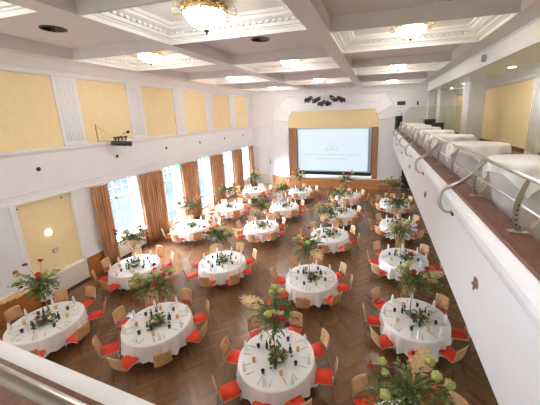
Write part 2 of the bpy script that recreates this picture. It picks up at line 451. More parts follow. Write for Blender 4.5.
# chandeliers
def make_chandelier():
    t = empty('chandelier', '', 'chandelier')
    bm = B(); lathe(bm, [(.10, .0), (.12, -.03), (.05, -.06), (.03, -.12)], 16); obj('ceiling_rose', mesh('chandelier_rose', bm, 'gold'), t)
    bm = B()
    lathe(bm, [(.40, -.10), (.42, -.12), (.43, -.16), (.41, -.19), (.385, -.19), (.385, -.10)], 32)
    for i in range(16):
        a = 2*PI*i/16; x, y = .41*math.cos(a), .41*math.sin(a)
        ball(bm, (x, y, -.10), .05, 1, sq=(.8, .8, 1.2)); ball(bm, (x*1.04, y*1.04, -.205), .028, 1)
    for i in range(4):
        a = PI*i/2; tube(bm, [(.03*math.cos(a), .03*math.sin(a), -.1), (.39*math.cos(a), .39*math.sin(a), -.13)], .012, 6)
    obj('crown_ring', mesh('chandelier_crown', bm, 'gold'), t)
    bm = B(); lathe(bm, [(.385, -.17), (.38, -.24), (.34, -.31), (.26, -.38), (.15, -.43), (.05, -.45)], 28); obj('lamp_shade', mesh('chandelier_bowl', bm, 'lamp'), t)
    bm = B(); lathe(bm, [(.02, -.44), (.06, -.455), (.05, -.48), (.02, -.50), (.015, -.53), (.0, -.54)], 12); obj('finial', mesh('chandelier_finial', bm, 'dark'), t)
    for i in range(8):
        a = 2*PI*(i+.5)/8; bm = B(); pts = []
        for s in range(9):
            q = s/8; r = .42+.20*math.sin(q*PI*.75); z = -.16+.02*q-.06*math.sin(q*PI*1.4)
            pts.append((r*math.cos(a), r*math.sin(a), z))
        tube(bm, pts, .010, 6); ball(bm, pts[-1], .022, 1)
        obj('arm', mesh('chandelier_arm', bm, 'gold'), t)
    reg(t); return t
ch0 = make_chandelier(); ch_used = False
mids = [(sum(cols[i])/2) for i in range(3)]
rows = [(0, r) for r in side_c]+[(2, r) for r in side_c]+[(1, r) for r in mid_c]
ORD = ['nearest', 'second', 'third', 'farthest']
for ci, r in rows:
    x = mids[ci]; y = sum(r)/2
    rk = (side_c if ci != 1 else mid_c).index(r)
    o = ch0 if not ch_used else copy_tree(ch0); ch_used = True
    o.location = (x, y, ZP); sc = 1.15 if (ci == 1 and rk == 1) else 1.0
    o.scale = (sc, sc, sc*1.1 if sc > 1 else 1)
    side = ['window-side', 'middle', 'balcony-side'][ci]
    o['label'] = 'lit gold chandelier with white bowl in the %s ceiling coffer of the %s row' % (['first', 'second', 'third', 'last'][rk], side)
    if ci == 1 and rk == 1: o['label'] = 'largest lit gold chandelier with white bowl, top of the middle row'
    o['group'] = 'gold bowl chandeliers in the ceiling coffers'
    if px((x, y, 8.4))[0] == -999: pass
# vents
def vent(x, y, lab):
    t = empty('ceiling_vent', lab, 'vent', (x, y, 8.83), 0, 'round dark ceiling vents')
    bm = B(); lathe(bm, [(.31, 0), (.31, -.02), (.27, -.03), (.26, -.005), (.26, 0)], 24); obj('rim', mesh('vent_rim', bm, 'dark'), t)
    bm = B(); lathe(bm, [(.26, -.004), (.0, -.004)], 20)
    obj('backing', mesh('vent_backing', bm, 'black'), t)
    bm = B()
    for i in range(12):
        a = 2*PI*i/12; ca, sa = math.cos(a), math.sin(a)
        poly(bm, [(.05*ca, .05*sa, -.012), (.25*ca, .25*sa, -.012), (.25*math.cos(a+.25), .25*math.sin(a+.25), -.025), (.05*math.cos(a+.25), .05*math.sin(a+.25), -.02)])
    obj('louvres', mesh('vent_louvres', bm, 'dark'), t)
vent(mids[0]-.2, sum(side_r[0])/2, 'round dark ceiling vent nearest the camera, near the window wall')
vent(mids[1], sum(mid_r[1])/2, 'round dark ceiling vent beyond the largest chandelier')

# ---- far wall, proscenium, stage
bm = B()
SX = -3.82
box(bm, XL-.62, -9.42, YF, YF+.2, 0, 9.0); box(bm, 1.78, XR, YF, YF+.2, 0, 9.0)
box(bm, -9.45, 1.81, YF, YF+.2, 7.88, 9.0)
for s in (-1, 1): bm.faces.new([bm.verts.new((SX+s*x, YF, z)) for x, z in ((5.62, 6.15), (5.62, 7.9), (4.07, 7.9), (4.95, 7.08))])
struct('wall_far', bm, 'white')
bm = B(); extrude_x(bm, [(YF, 8.05), (YF-.05, 8.07), (YF-.07, 8.15), (YF-.2, 8.3), (YF-.25, ZC), (YF, ZC)], XL, 3.53)
extrude_x(bm, [(YF, 5.33), (YF-.05, 5.34), (YF-.08, 5.42), (YF, 5.46)], XL, -9.42)
extrude_x(bm, [(YF, 4.02), (YF-.03, 4.02), (YF-.03, 4.06), (YF, 4.07)], XL, -9.42)
struct('trim_3b', bm, 'white')
YI = 24.32
inner = [(3.87, .88), (3.87, 5.80), (3.70, 6.25), (3.47, 6.68)]
outer = [(5.62, .88), (5.62, 6.15), (4.95, 7.08), (4.07, 7.90)]
bm = B()
for s in (-1, 1):
    for i in range(3):
        a, b, c, d = inner[i], inner[i+1], outer[i+1], outer[i]
        # stepped flutes across each splay facet
        N = 1
        poly(bm, [(SX+s*a[0], YI, a[1]), (SX+s*b[0], YI, b[1]), (SX+s*c[0], YF-.08, c[1]), (SX+s*d[0], YF-.08, d[1])])
    for i in range(3):   # raised ribs at the facet joints
        a, d = inner[i], outer[i]
        if i: tube(bm, [(SX+s*a[0], YI-.01, a[1]), (SX+s*d[0], YF-.09, d[1])], .045, 6)
    for i in range(3):
        d, c = outer[i], outer[i+1]
        tube(bm, [(SX+s*d[0], YF-.06, d[1]), (SX+s*c[0], YF-.06, c[1])], .05, 6)
        d, c = inner[i], inner[i+1]
        tube(bm, [(SX+s*d[0], YI, d[1]), (SX+s*c[0], YI, c[1])], .04, 6)
a, c = inner[3], outer[3]
poly(bm, [(SX-a[0], YI, a[1]), (SX+a[0], YI, a[1]), (SX+c[0], YF-.08, c[1]), (SX-c[0], YF-.08, c[1])])
tube(bm, [(SX-c[0], YF-.06, c[1]), (SX+c[0], YF-.06, c[1])], .05, 6); tube(bm, [(SX-a[0], YI, a[1]), (SX+a[0], YI, a[1])], .04, 6)
tube(bm, [(SX-3.78, YI+.25, 7.25), (SX+3.78, YI+.25, 7.25)], .02, 6)
struct('trim_proscenium', bm, 'white', recalc=False)
# valance
bm = B(); poly(bm, [(SX-3.86, YI+.02, 5.27), (SX+3.86, YI+.02, 5.27), (SX+3.86, YI+.02, 5.8), (SX+3.46, YI+.02, 6.66), (SX-3.46, YI+.02, 6.66), (SX-3.86, YI+.02, 5.8)])
r = bmesh.ops.extrude_face_region(bm, geom=bm.faces[:]); bmesh.ops.translate(bm, verts=[v for v in r['geom'] if isinstance(v, bmesh.types.BMVert)], vec=(0, .1, 0))
struct('trim_valance', bm, 'yellow')
# stage box
bm = B()
def prism(bm, pts, z0, z1, mi=0):
    a = [bm.verts.new((x, y, z0)) for x, y in pts]; b = [bm.verts.new((x, y, z1)) for x, y in pts]; n = len(pts)
    for i in range(n): bm.faces.new((a[i], a[(i+1)%n], b[(i+1)%n], b[i])).material_index = mi
    bm.faces.new(a[::-1]).material_index = mi; bm.faces.new(b).material_index = mi
pl = [(-9.6, 24.98), (SX-3.92, YI-.06), (SX+3.92, YI-.06), (1.96, 24.98)]
prism(bm, pl, 0, .86)
for i in range(26):
    x = SX-3.8+i*.304
    box(bm, x-.006, x+.006, YI-.068, YI-.06, .06, .8)
struct('stage_front', bm, 'stagewood')
bm = B(); prism(bm, [(-9.62, 24.99), (SX-3.94, YI-.09), (SX+3.94, YI-.09), (1.98, 24.99)], .86, .90); box(bm, SX-3.85, SX+3.85, YI, YF+1.2, .86, .905, 1)
struct('stage_floor', bm, ['white', 'stagefloor'])
# wood side columns of the stage
for k, s in enumerate((-1, 1)):
    bm = B(); xa, xb = (SX-3.87, SX-3.12) if s < 0 else (SX+3.36, SX+3.87)
    box(bm, xa, xb, YI+.03, YI+.35, .9, 5.3)
    for i in range(4):
        x = xa+(xb-xa)*(i+.5)/4; box(bm, x-.008, x+.008, YI+.022, YI+.03, .95, 5.25)
    struct('trim_stage_column_%d' % (k+1), bm, 'columnwood')
bm = B(); box(bm, SX-3.9, SX+3.9, YF+1.2, YF+1.3, .86, 6.8); struct('wall_stage_back', bm, 'black')
# projection screen
YS = YI+.25
scr = empty('projection_screen', 'large pale blue lit projection screen on the stage with a grey emblem', 'screen', (-3.84, YS, 1.40))
bm = B(); box(bm, -3.08, 3.32, 0, .04, 0, 3.88); obj('border', mesh('screen_border', bm, 'screenframe'), scr)
bm = B(); box(bm, -3.02, 3.04, -.012, 0, .10, 3.70); sf = obj('screen_surface', mesh('screen_surface', bm, 'screen'), scr)
bm = B()
# emblem: small pitched outline with curls and a word strip; two lines of faint projected text too small to read
def seg(x0, z0, x1, z1, w=.025):
    d = Vector((x1-x0, 0, z1-z0)).normalized(); nrm = Vector((-d.z, 0, d.x))*w/2
    A = Vector((x0, -.016, z0)); Bv = Vector((x1, -.016, z1))
    poly(bm, [A-nrm, Bv-nrm, Bv+nrm, A+nrm])
ez = 1.86+.42
seg(-.50, ez-.30, -.42, ez-.12); seg(-.42, ez-.12, -.22, ez+.12); seg(-.22, ez+.12, 0, ez+.22); seg(0, ez+.22, .22, ez+.12); seg(.22, ez+.12, .42, ez-.12); seg(.42, ez-.12, .50, ez-.30)
seg(-.22, ez-.2, 0, ez+.06); seg(0, ez+.06, .22, ez-.2); seg(-.10, ez-.2, 0, ez-.06); seg(0, ez-.06, .10, ez-.2)
for i in range(16): seg(-.52+i*.066, ez-.34, -.52+i*.066+.045, ez-.34, .09)
rr = random.Random(4)
def textline(z, x0, x1):
    x = x0
    while x < x1:
        w = rr.uniform(.02, .05); seg(x, z, x+w, z, rr.choice((.06, .09))); x += w+(.022 if rr.random() > .16 else .09)
textline(1.52, -2.5, 2.42); textline(1.16, -1.45, 1.35)
obj('projected_text', mesh('projected_text', bm, 'screenmark', recalc=False), sf)
bm = B(); box(bm, -3.0, 3.32, -.01, .05, -.28, 0); obj('bottom_border', mesh('screen_masking', bm, 'black'), scr)
bm = B(); lathe(bm, [(.05, 0), (.05, 6.3)], 10)
for v in bm.verts: v.co = Vector((v.co.z-3.05, v.co.x+.02, v.co.y+3.92))
obj('housing', mesh('screen_housing', bm, 'screenframe'), scr)
# far door (left)
bm = B(); t = .0
box(bm, -11.10, -9.98, YF-.05, YF, 0, 3.45, 0)
for (x0, x1, z0, z1) in ((-11.0, -10.6, .15, 1.9), (-10.5, -10.1, .15, 1.9), (-11.0, -10.6, 2.15, 3.3), (-10.5, -10.1, 2.15, 3.3)):
    box(bm, x0, x1, YF-.065, YF-.05, z0, z1, 0)
box(bm, -11.14, -11.06, YF-.09, YF, 0, 3.5, 1); box(bm, -10.02, -9.94, YF-.09, YF, 0, 3.5, 1); box(bm, -11.14, -9.94, YF-.09, YF, 3.45, 3.53, 1); box(bm, -11.06, -10.02, YF-.075, YF, 2.0, 2.06, 1)
dr = struct('door_1', bm, ['door', 'white'])
bm = B(); tube(bm, [(-10.2, YF-.06, 1.05), (-10.2, YF-.13, 1.05), (-10.32, YF-.13, 1.05)], .014, 8); struct('door_handle', bm, 'brass', parent=dr)
# switch plates beside the door
bm = B(); box(bm, -9.80, -9.68, YF-.02, YF, 1.9, 2.35); tag(obj('wall_panel', mesh('wall_panel', bm, 'screenframe')), 'small grey wall panel right of the white door', 'panel')
# dark doorway under the balcony
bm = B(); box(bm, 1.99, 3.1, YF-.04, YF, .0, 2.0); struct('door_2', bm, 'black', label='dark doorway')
bm = B(); box(bm, 1.98, XR, YF-.06, YF, 0, .86) if False else None
bm.free()

# ---- right side: beam, columns, balcony, wall
bm = B(); box(bm, 3.53, 6.3, -1.6, YF+.3, 7.88, 9.0); struct('ceiling_balcony', bm, 'coffer')
bm = B(); box(bm, 3.50, 3.56, -1.6, YF, 7.86, 7.96); box(bm, 3.50, 3.55, -1.6, YF, 8.38, 8.45)
struct('trim_beam', bm, 'white')
bm = B()
for (y0, y1) in ((13.3, 13.9),):
    pass
bm.free()
bm = B(); box(bm, XR, XR+.2, -1.6, YF+.2, 4.0, 7.88); struct('wall_right', bm, 'yellow')
bm = B(); extrude_y(bm, [(XR, 7.45), (XR-.05, 7.5), (XR-.08, 7.6), (XR-.22, 7.75), (XR-.28, 7.88), (XR, 7.88)], -1.6, YF)
struct('trim_crown_right', bm, 'white')
bm = B(); box(bm, XR-.04, XR, -1.6, YF, 4.6, 4.78, 0); struct('baseboard_right', bm, 'capwood')
bm = B()
for yc in (12.75, 6.3, 19.2):
    box(bm, XR-.14, XR, yc-.42, yc+.42, 4.6, 7.45)
    for i in range(5): tube(bm, [(XR-.14, yc-.3+.15*i, 4.75), (XR-.14, yc-.3+.15*i, 7.3)], .035, 6)
struct('trim_pilasters_right', bm, 'white')
def column(x0, x1, y0, y1, k):
    bm = B(); z0, z1 = 4.6, 7.88
    box(bm, x0, x1, y0, y1, z0, z1)
    n = 7; w = (x1-x0)/n
    for i in range(n): tube(bm, [(x0+w*(i+.5), y0, z0+.3), (x0+w*(i+.5), y0, z1-.2)], w*.33, 6)
    n2 = 6; w2 = (y1-y0)/n2
    for i in range(n2): tube(bm, [(x0, y0+w2*(i+.5), z0+.3), (x0, y0+w2*(i+.5), z1-.2)], w2*.25, 6)
    box(bm, x0-.05, x1+.05, y0-.05, y1+.05, z1-.12, z1-.001); box(bm, x0-.05, x1+.05, y0-.05, y1+.05, z0, z0+.25)
    struct('trim_column_%d' % k, bm, 'white')
column(4.10, 4.72, 16.0, 16.9, 1); column(3.99, 4.50, 22.4, 23.3, 2); column(3.62, 4.05, 24.7, 25.0, 3)
# small grey speaker on the beam
bm = B(); box(bm, 3.40, 3.50, 12.0, 12.2, 8.0, 8.22); tag(obj('wall_speaker', mesh('wall_speaker', bm, 'screenframe')), 'small grey box speaker on the white beam above the balcony', 'speaker')
# round downlights on the balcony ceiling
for i, y in enumerate((3.4, 6.65, 9.9, 13.1, 16.3, 19.5, 22.7)):
    t = empty('recessed_downlight', 'flush round downlight in the balcony ceiling, ' + ['nearest the camera', 'second from the camera', 'third from the camera', 'fourth from the camera', 'fifth from the camera', 'sixth from the camera', 'farthest'][i], 'light', (4.7, y, 7.88), 0, 'round downlights in the balcony ceiling')
    bm = B(); lathe(bm, [(.17, 0), (.17, -.015), (.13, -.02), (.13, 0)], 20); obj('rim', mesh('downlight_rim', bm, 'screenframe'), t)
    bm = B(); lathe(bm, [(.13, -.006), (.0, -.006)], 20); obj('lens', mesh('downlight_lens', bm, 'dlens'), t)

# balcony slab and parapet (side)
bm = B(); box(bm, PX0+.3, XR, .92, YF, 3.66, 4.6, 0); box(bm, XL, XR, -1.6, .40, 3.66, 4.6, 0); struct('floor_balcony', bm, 'olive')
prof_out = [(0, 3.60), (0, 4.74), (-.03, 4.80), (-.075, 4.86), (-.095, 4.93), (-.095, 5.0), (-.07, 5.06), (-.02, 5.10), (0, 5.105)]
bm = B()
pr = [(PX0+d, z) for d, z in prof_out]+[(PX0+.26, 5.105), (PX0+.26, 3.60)]
extrude_y(bm, pr, .60, YF-.05, closed=True)
o = struct('wall_balcony_side', bm, 'parapet')
bm = B()
Y0 = .80
pr = [(.80, 3.60), (.80, 4.74), (.83, 4.82), (.875, 4.90), (.90, 4.97), (.895, 5.02), (.87, 5.07), (.82, 5.095), (.75, 5.105), (.40, 5.105), (.40, 3.60)]
extrude_x(bm, pr, XL, PX0+.35, closed=True); turn(bm)
struct('wall_balcony_back', bm, 'parapet')
bm = B(); extrude_y(bm, [(PX0-.01, 5.105), (PX0-.015, 5.12), (PX0, 5.14), (PX0+.29, 5.14), (PX0+.29, 5.105)], .76, YF-.05, closed=True)
struct('trim_parapet_cap', bm, 'capwood')
bm = B(); extrude_x(bm, [(.755, 5.105), (.755, 5.14), (.39, 5.14), (.39, 5.105)], XL, PX0+.29, closed=True); turn(bm); struct('trim_back_parapet_cap', bm, 'capwood')

# railing of the side balcony
RZ = 5.68; RX = 1.46
rail = empty('balcony_railing', 'long steel railing with two tubes on the side balcony parapet', 'railing', (RX, 1.0, 5.14))
def rel(p, o): return (p[0]-o[0], p[1]-o[1], p[2]-o[2])
OR = (RX, 1.0, 5.14)
def robj(name, bm, m, root, o):
    for v in bm.verts: v.co -= Vector(o)
    return obj(name, mesh(name, bm, m), root)
bm = B(); tube(bm, [(RX, .55, RZ), (RX, 21.3, RZ), (RX, 21.45, RZ-.06), (RX-.02, 21.5, RZ-.2), (RX-.06, 21.5, 5.14)], .021, 10); robj('handrail', bm, 'steel', rail, OR)
bm = B(); tube(bm, [(RX-.04, .6, 5.40), (RX-.04, 21.48, 5.40)], .014, 8); robj('lower_rail', bm, 'steel', rail, OR)
def plate(bm, pts, w, t, side):   # ribbon following pts, width along Y, thickness t
    pts = [Vector(p) for p in pts]; vs = []
    for i, p in enumerate(pts):
        d = (pts[min(i+1, len(pts)-1)]-pts[max(i-1, 0)]).normalized(); nrm = d.cross(Vector(side)).normalized()
        ww = w[i] if isinstance(w, list) else w; s = Vector(side)
        vs.append([bm.verts.new(p+nrm*ww/2+s*t/2), bm.verts.new(p-nrm*ww/2+s*t/2), bm.verts.new(p-nrm*ww/2-s*t/2), bm.verts.new(p+nrm*ww/2-s*t/2)])
    for a, b in zip(vs, vs[1:]):
        for k in range(4): bm.faces.new((a[k], a[(k+1)%4], b[(k+1)%4], b[k]))
    bm.faces.new(vs[0][::-1]); bm.faces.new(vs[-1])
yy = 1.85; posts = []
while yy < 21.4: posts.append(yy); yy += 1.34
for y in posts:
    bm = B()
    pts = [(RX-.09+.0*q, y, 5.15) for q in (0,)]
    pts = []
    for s in range(9):
        q = s/8; pts.append((RX-.10-.05*math.sin(q*PI*.9)+.10*q*q+.02, y+.12*q*q, 5.15+.51*q))
    plate(bm, pts, [.035+.03*math.sin(q/8*PI) for q in range(9)], .012, (0, 1, 0))
    box(bm, RX-.16, RX+.02, y-.045, y+.045, 5.14, 5.155)
    for s in range(5):
        q = .15+.1*s; ball(bm, (RX-.10-.05*math.sin(q*PI*.9)+.1*q*q+.02, y-.008, 5.15+.51*q), .011, 1, mi=1, sq=(1, .5, 1))
    for v in bm.verts: v.co -= Vector(OR)
    p = obj('post', mesh('rail_post', bm, ['steel', 'dark']), rail)
    bm = B(); plate(bm, [(RX-.05, y+.02, 5.16), (RX-.045, y-.2, 5.30), (RX-.04, y-.34, 5.42)], [.03, .05, .01], .008, (1, 0, 0))
    for v in bm.verts: v.co -= Vector(OR)
    obj('strut', mesh('rail_strut', bm, 'steel'), rail)
for y in (1.75, 4.98, 8.2, 11.42, 14.64, 17.86, 21.0):
    bm = B(); pts = []
    ctrl = [(PX0-.01, y-.12, 4.76), (PX0-.13, y-.11, 4.78), (PX0-.20, y-.08, 4.88), (PX0-.20, y-.03, 5.02), (PX0-.13, y, 5.13), (PX0+.02, y-.05, 5.22), (PX0+.12, y-.2, 5.35), (PX0+.20, y-.38, 5.52), (RX-.01, y-.5, RZ-.02)]
    def cr(P, i, t):
        p0, p1, p2, p3 = (Vector(P[max(0, min(len(P)-1, i+k))]) for k in (-1, 0, 1, 2))
        return .5*((2*p1)+(p2-p0)*t+(2*p0-5*p1+4*p2-p3)*t*t+(3*p1-p0-3*p2+p3)*t**3)
    for i in range(len(ctrl)-1):
        for s in range(3): pts.append(cr(ctrl, i, s/3))
    pts.append(Vector(ctrl[-1]))
    nn = len(pts)
    tube(bm, pts, [.014+.020*math.sin(min(1, i/nn*1.1)*PI) for i in range(nn)], 8)
    for i in (5, 6, 7, 8, 9, 10): ball(bm, pts[i]+Vector((-.02, -.024, 0)), .009, 1, mi=1)
    box(bm, PX0-.03, PX0, y-.16, y-.08, 4.72, 4.80, 1)
    for v in bm.verts: v.co -= Vector(OR)
    obj('hook_bracket', mesh('hook_bracket', bm, ['steel', 'dark']), rail)
# brass ornaments on the parapet face
for i, y in enumerate((3.53, 7.52, 11.5, 15.5, 19.5)):
    bm = B(); lathe(bm, [(.065, 0), (.065, .008), (.05, .016), (.02, .02), (.018, .05), (.0, .055)], 16)
    box(bm, -.085, .085, -.010, .010, .018, .034)
    me = mesh('parapet_ornament', bm, 'oldbrass')
    o = obj('parapet_ornament', me, None, (PX0, y, 4.32), (0, -PI/2, 0))
    tag(o, 'round brass fitting on the white parapet face, ' + ['nearest the camera', 'second from the camera', 'third from the camera', 'fourth from the camera', 'farthest from the camera'][i], 'fitting', 'brass fittings on the parapet')
# back rail close to the camera
rb = empty('balcony_railing', 'thick polished steel railing close to the camera on the back parapet', 'railing', (-3, .4, 5.14)); OB = (-3, .4, 5.14)
bm = B(); tube(bm, [(XL+.05, .44, 5.68), (1.3, .44, 5.68)], .019, 16); turn(bm); robj('handrail', bm, 'steel', rb, OB)
bm = B(); tube(bm, [(XL+.05, .43, 5.42), (1.3, .43, 5.42)], .014, 10); turn(bm); robj('lower_rail', bm, 'steel', rb, OB)
for x in (-9.5, -7.5, -5.5, -3.6, -.1):
    bm = B(); tube(bm, [(x, .48, 5.14), (x, .47, 5.40), (x, .45, 5.60), (x, .44, 5.67)], .012, 8); turn(bm); robj('post', bm, 'steel', rb, OB)

# ---- cocktail tables on the balcony
def cocktail(x, y, r, lab, sd):
    t = empty('cocktail_table', 'x', 'table', (x, y, 4.6), 0, 'round cocktail tables on the side balcony')
    t['label'] = lab
    bm = B(); lathe(bm, [(r, 1.06), (r, 1.09), (0, 1.09)], 28); obj('tabletop', mesh('ct_top', bm, 'screenframe'), t)
    bm = B(); tube(bm, [(0, 0, .02), (0, 0, 1.06)], .03, 8); lathe(bm, [(.25, 0), (.25, .02), (.03, .04)], 16); obj('pedestal', mesh('ct_ped', bm, 'steel'), t)
    bm = B()
    lathe(bm, [(r*.78, .03), (r*.80, .3), (r*.82, .55), (r*.92, .8), (r*1.0, 1.0), (r*1.01, 1.06)], 32, fr=lambda a, rr_, z: 1+.012*math.sin(a*4))
    obj('stretch_skirt', mesh('ct_skirt', bm, 'stretch'), t)
    # overlay: square cloth draping over a round top
    bm = B(); n = 44; half = r*1.32; rot = .35+sd*.4; grid = {}
    for i in range(n+1):
        for j in range(n+1):
            u = (i/n*2-1)*half; v = (j/n*2-1)*half; d = math.hypot(u, v); a = math.atan2(v, u)
            R1 = r+.015
            if d <= R1: p = (u, v, 1.105)
            else:
                e = d-R1; rr2 = R1+.03*math.sin(a*9+sd)*min(1, e/.1)+.02*min(1, e/.05)
                p = (rr2*math.cos(a), rr2*math.sin(a), 1.105-e)
            c, s = math.cos(rot), math.sin(rot)
            grid[i, j] = bm.verts.new((p[0]*c-p[1]*s, p[0]*s+p[1]*c, p[2]))
    for i in range(n):
        for j in range(n):
            f = bm.faces.new((grid[i, j], grid[i+1, j], grid[i+1, j+1], grid[i, j+1])); f.smooth = True
    o = obj('tablecloth', mesh('ct_cloth', bm, 'cloth', recalc=False), None, (x, y, 4.6))
    tag(o, 'white square cloth draped over the ' + lab.split('cocktail table')[0].replace('white ', '') + 'cocktail table' + lab.split('cocktail table')[1], 'tablecloth', 'square cloths on the cocktail tables')
for i, (y, x) in enumerate(((4.42, 1.98), (6.55, 1.94), (8.75, 1.94), (10.95, 1.94), (13.2, 1.94), (15.4, 1.94), (17.6, 1.94))):
    lab = ['nearest cocktail table behind the balcony rail', 'second cocktail table from camera behind the balcony rail', 'third cocktail table from camera behind the balcony rail', 'fourth cocktail table from camera behind the balcony rail',
           'fifth cocktail table from camera behind the balcony rail', 'sixth cocktail table from camera behind the balcony rail', 'farthest cocktail table behind the balcony rail'][i]
    cocktail(x, y, .50, lab, i)
# glass partition and objects at the far end of the balcony
gp = empty('glass_partition', 'greenish glass partition across the far end of the balcony', 'partition', (3.6, 20.0, 4.6))
bm = B(); pts = [(-2.0, 0), (2.0, 0), (2.0, 2.05)]+[(-1.6-.4*math.sin(a), 1.65+.4*math.cos(a)) for a in [PI/2*i/8 for i in range(9)]]
a = [bm.verts.new((x, 0, z)) for x, z in pts]; b = [bm.verts.new((x, .012, z)) for x, z in pts]
bm.faces.new(a)
for v in b: bm.verts.remove(v)
obj('pane', mesh('partition_pane', bm, 'screenglass'), gp)
bm = B(); box(bm, -2, 2, -.03, .03, 0, .06); tube(bm, [(0, 0, 0), (0, 0, 2.05)], .02, 8); obj('frame', mesh('partition_frame', bm, 'steel'), gp)
def speaker(x, y, z, w, h, lab, rz=0):
    t = empty('loudspeaker', lab, 'speaker', (x, y, z), rz)
    bm = B(); box(bm, -w/2, w/2, -w*.4, w*.4, 0, h); bmesh.ops.bevel(bm, geom=bm.edges[:], offset=.02, segments=2, affect='EDGES')
    obj('cabinet', mesh('speaker_cabinet', bm, 'black'), t)
    bm = B(); box(bm, -w*.44, w*.44, -w*.42, -w*.40, h*.05, h*.95); lathe_c = None; obj('grille', mesh('speaker_grille', bm, 'spot'), t)
    return t
sp = speaker(1.36, 22.2, 5.14, .42, .95, 'black loudspeaker standing on the parapet end beside the stage', .3)
speaker(2.9, 18.9, 4.6, .6, 1.3, 'dark cabinet speaker on the balcony in front of the glass, left one')
speaker(3.35, 18.6, 4.6, .5, 1.1, 'dark cabinet speaker on the balcony in front of the glass, right one')
# vent and lamp on the far wall above balcony
bm = B(); box(bm, 1.36, 1.98, YF-.04, YF, 6.90, 7.20, 0)
for i in range(5): box(bm, 1.40, 1.94, YF-.05, YF-.04, 6.93+i*.05, 6.95+i*.05, 1)
tag(obj('wall_vent', mesh('wall_vent', bm, ['green', 'dark'])), 'dark rectangular vent high on the far wall above the balcony', 'vent')
wl = empty('wall_spotlight', 'small dark spotlight on the far wall right of the vent', 'spotlight', (2.87, YF, 6.98))
bm = B(); tube(bm, [(0, -.02, .1), (0, -.14, .1)], .02, 8); box(bm, -.05, .05, -.02, 0, .04, .16); obj('bracket', mesh('wsb', bm, 'spot'), wl)
bm = B(); tube(bm, [(0, -.14, .16), (0, -.16, -.1)], [.05, .075], 12); obj('lamp_head', mesh('wsh', bm, 'spot'), wl)

# ---- hanging stage lights
sb = empty('stage_light_bar', 'black stage spotlights on a small bar hanging from the ceiling before the screen', 'spotlights', (-3.05, 17.0, 7.25))
bm = B(); tube(bm, [(0, 0, 0), (0, 0, 1.58)], .014, 8); obj('drop_rod', mesh('slr', bm, 'wire'), sb)
bm = B(); tube(bm, [(-.95, 0, .10), (.85, 0, 0)], .018, 8); tube(bm, [(-.4, -.25, .02), (.4, .25, .02)], .015, 8); obj('crossbar', mesh('slb', bm, 'wire'), sb)
for i, (x, y, tx, ty) in enumerate(((-.92, 0, -.5, -1), (-.42, -.2, -1, -.6), (-.1, -.22, -.3, -1), (.12, -.1, .4, -1), (.4, .2, .8, -.4), (.85, 0, .9, -.7))):
    bm = B(); d = Vector((tx, ty, -.5)).normalized(); c = Vector((x, y, -.22 if i in (2, 3) else (-.05 if i % 2 else .02)))
    tube(bm, [c-d*.20, c-d*.17, c+d*.14, c+d*.22], [.07, .12, .12, .15], 12)
    tube(bm, [c+Vector((0, 0, .0)), c+Vector((0, 0, .14))], .02, 6)
    h = obj('lamp_head', mesh('slh', bm, 'spot'), sb)
    bm = B()
    for s in (-1, 1):
        u = d.cross(Vector((0, 0, 1))).normalized()*.16*s
        poly(bm, [c+d*.15+u+Vector((0, 0, .1)), c+d*.15+u-Vector((0, 0, .1)), c+d*.26+u*1.3-Vector((0, 0, .12)), c+d*.26+u*1.3+Vector((0, 0, .12))])
    obj('barn_door', mesh('sld', bm, 'spot', recalc=False), h)
# ---- spotlights on the window wall
ws = empty('wall_spotlight_bracket', 'cluster of black spotlights on a bracket at the yellow upper wall panel', 'spotlights', (XL, 10.15, 5.42))
bm = B(); tube(bm, [(.03, -.75, .1), (.35, -.15, .06), (.45, .25, .03)], .008, 6); tube(bm, [(.03, -.8, .75), (.35, -.1, .06)], .005, 6); tube(bm, [(.02, .3, .2), (.45, .25, .03)], .012, 6); box(bm, .02, .04, -.80, -.77, .02, .8); obj('bracket', mesh('wbr', bm, 'brass'), ws)
for i, (dy, dz, ln) in enumerate(((-.15, -.02, .40), (.12, -.05, .42))):
    bm = B(); tube(bm, [(.30, dy-.28, dz+.01), (.34, dy-.22, dz), (.50, dy+.2, dz-.06), (.52, dy+.26, dz-.07)], [.08, .11, .11, .13], 12); obj('lamp_head', mesh('wlh', bm, 'spot'), ws)
for i, dy in enumerate((-.25, -.08, .1, .3)):
    bm = B(); tube(bm, [(.35, dy, .06), (.36, dy+.03, .20)], .03, 8); box(bm, .31, .41, dy-.03, dy+.05, .16, .24); obj('clamp', mesh('wcl', bm, 'spot'), ws)
bm = B(); tube(bm, [(.2, .55, .38), (.3, .62, .42)], [.05, .07], 10); tube(bm, [(.0, .5, .3), (.2, .55, .38)], .01, 6); obj('small_lamp_head', mesh('wls', bm, 'spot'), ws)
# round bronze dots
for i in range(6):
    y = 6.96+3.21*i
    bm = B(); lathe(bm, [(.075, 0), (.075, .012), (.055, .02), (.05, .012), (.0, .014)], 16)
    o = obj('wall_speaker_disc', mesh('wsd', bm, 'dark'), None, (XL, y, 4.77), (0, PI/2, 0))
    tag(o, 'small round dark disc high on window wall, %s from camera' % ['nearest', 'second', 'third', 'fourth', 'fifth', 'sixth'][i], 'wall disc', 'dark discs along the window wall')
for i, (y, z) in enumerate(((6.12, 3.55), (7.55, 3.55))):
    bm = B(); lathe(bm, [(.03, 0), (.03, .015), (.0, .02)], 12)
    o = obj('niche_disc', mesh('nd', bm, 'dark'), None, (XL-.11, y, z), (0, PI/2, 0)); tag(o, 'tiny dark disc at the upper %s corner of the yellow niche' % ['left', 'right'][i], 'wall disc')
t = empty('wall_lamp', 'round glowing wall lamp on the yellow niche', 'lamp', (XL-.11, 6.85, 2.42))
bm = B(); lathe(bm, [(.13, 0), (.13, .02), (.0, .02)], 24); o = obj('base_plate', mesh('wlb', bm, 'brass'), t, (0,0,0), (0, PI/2, 0))
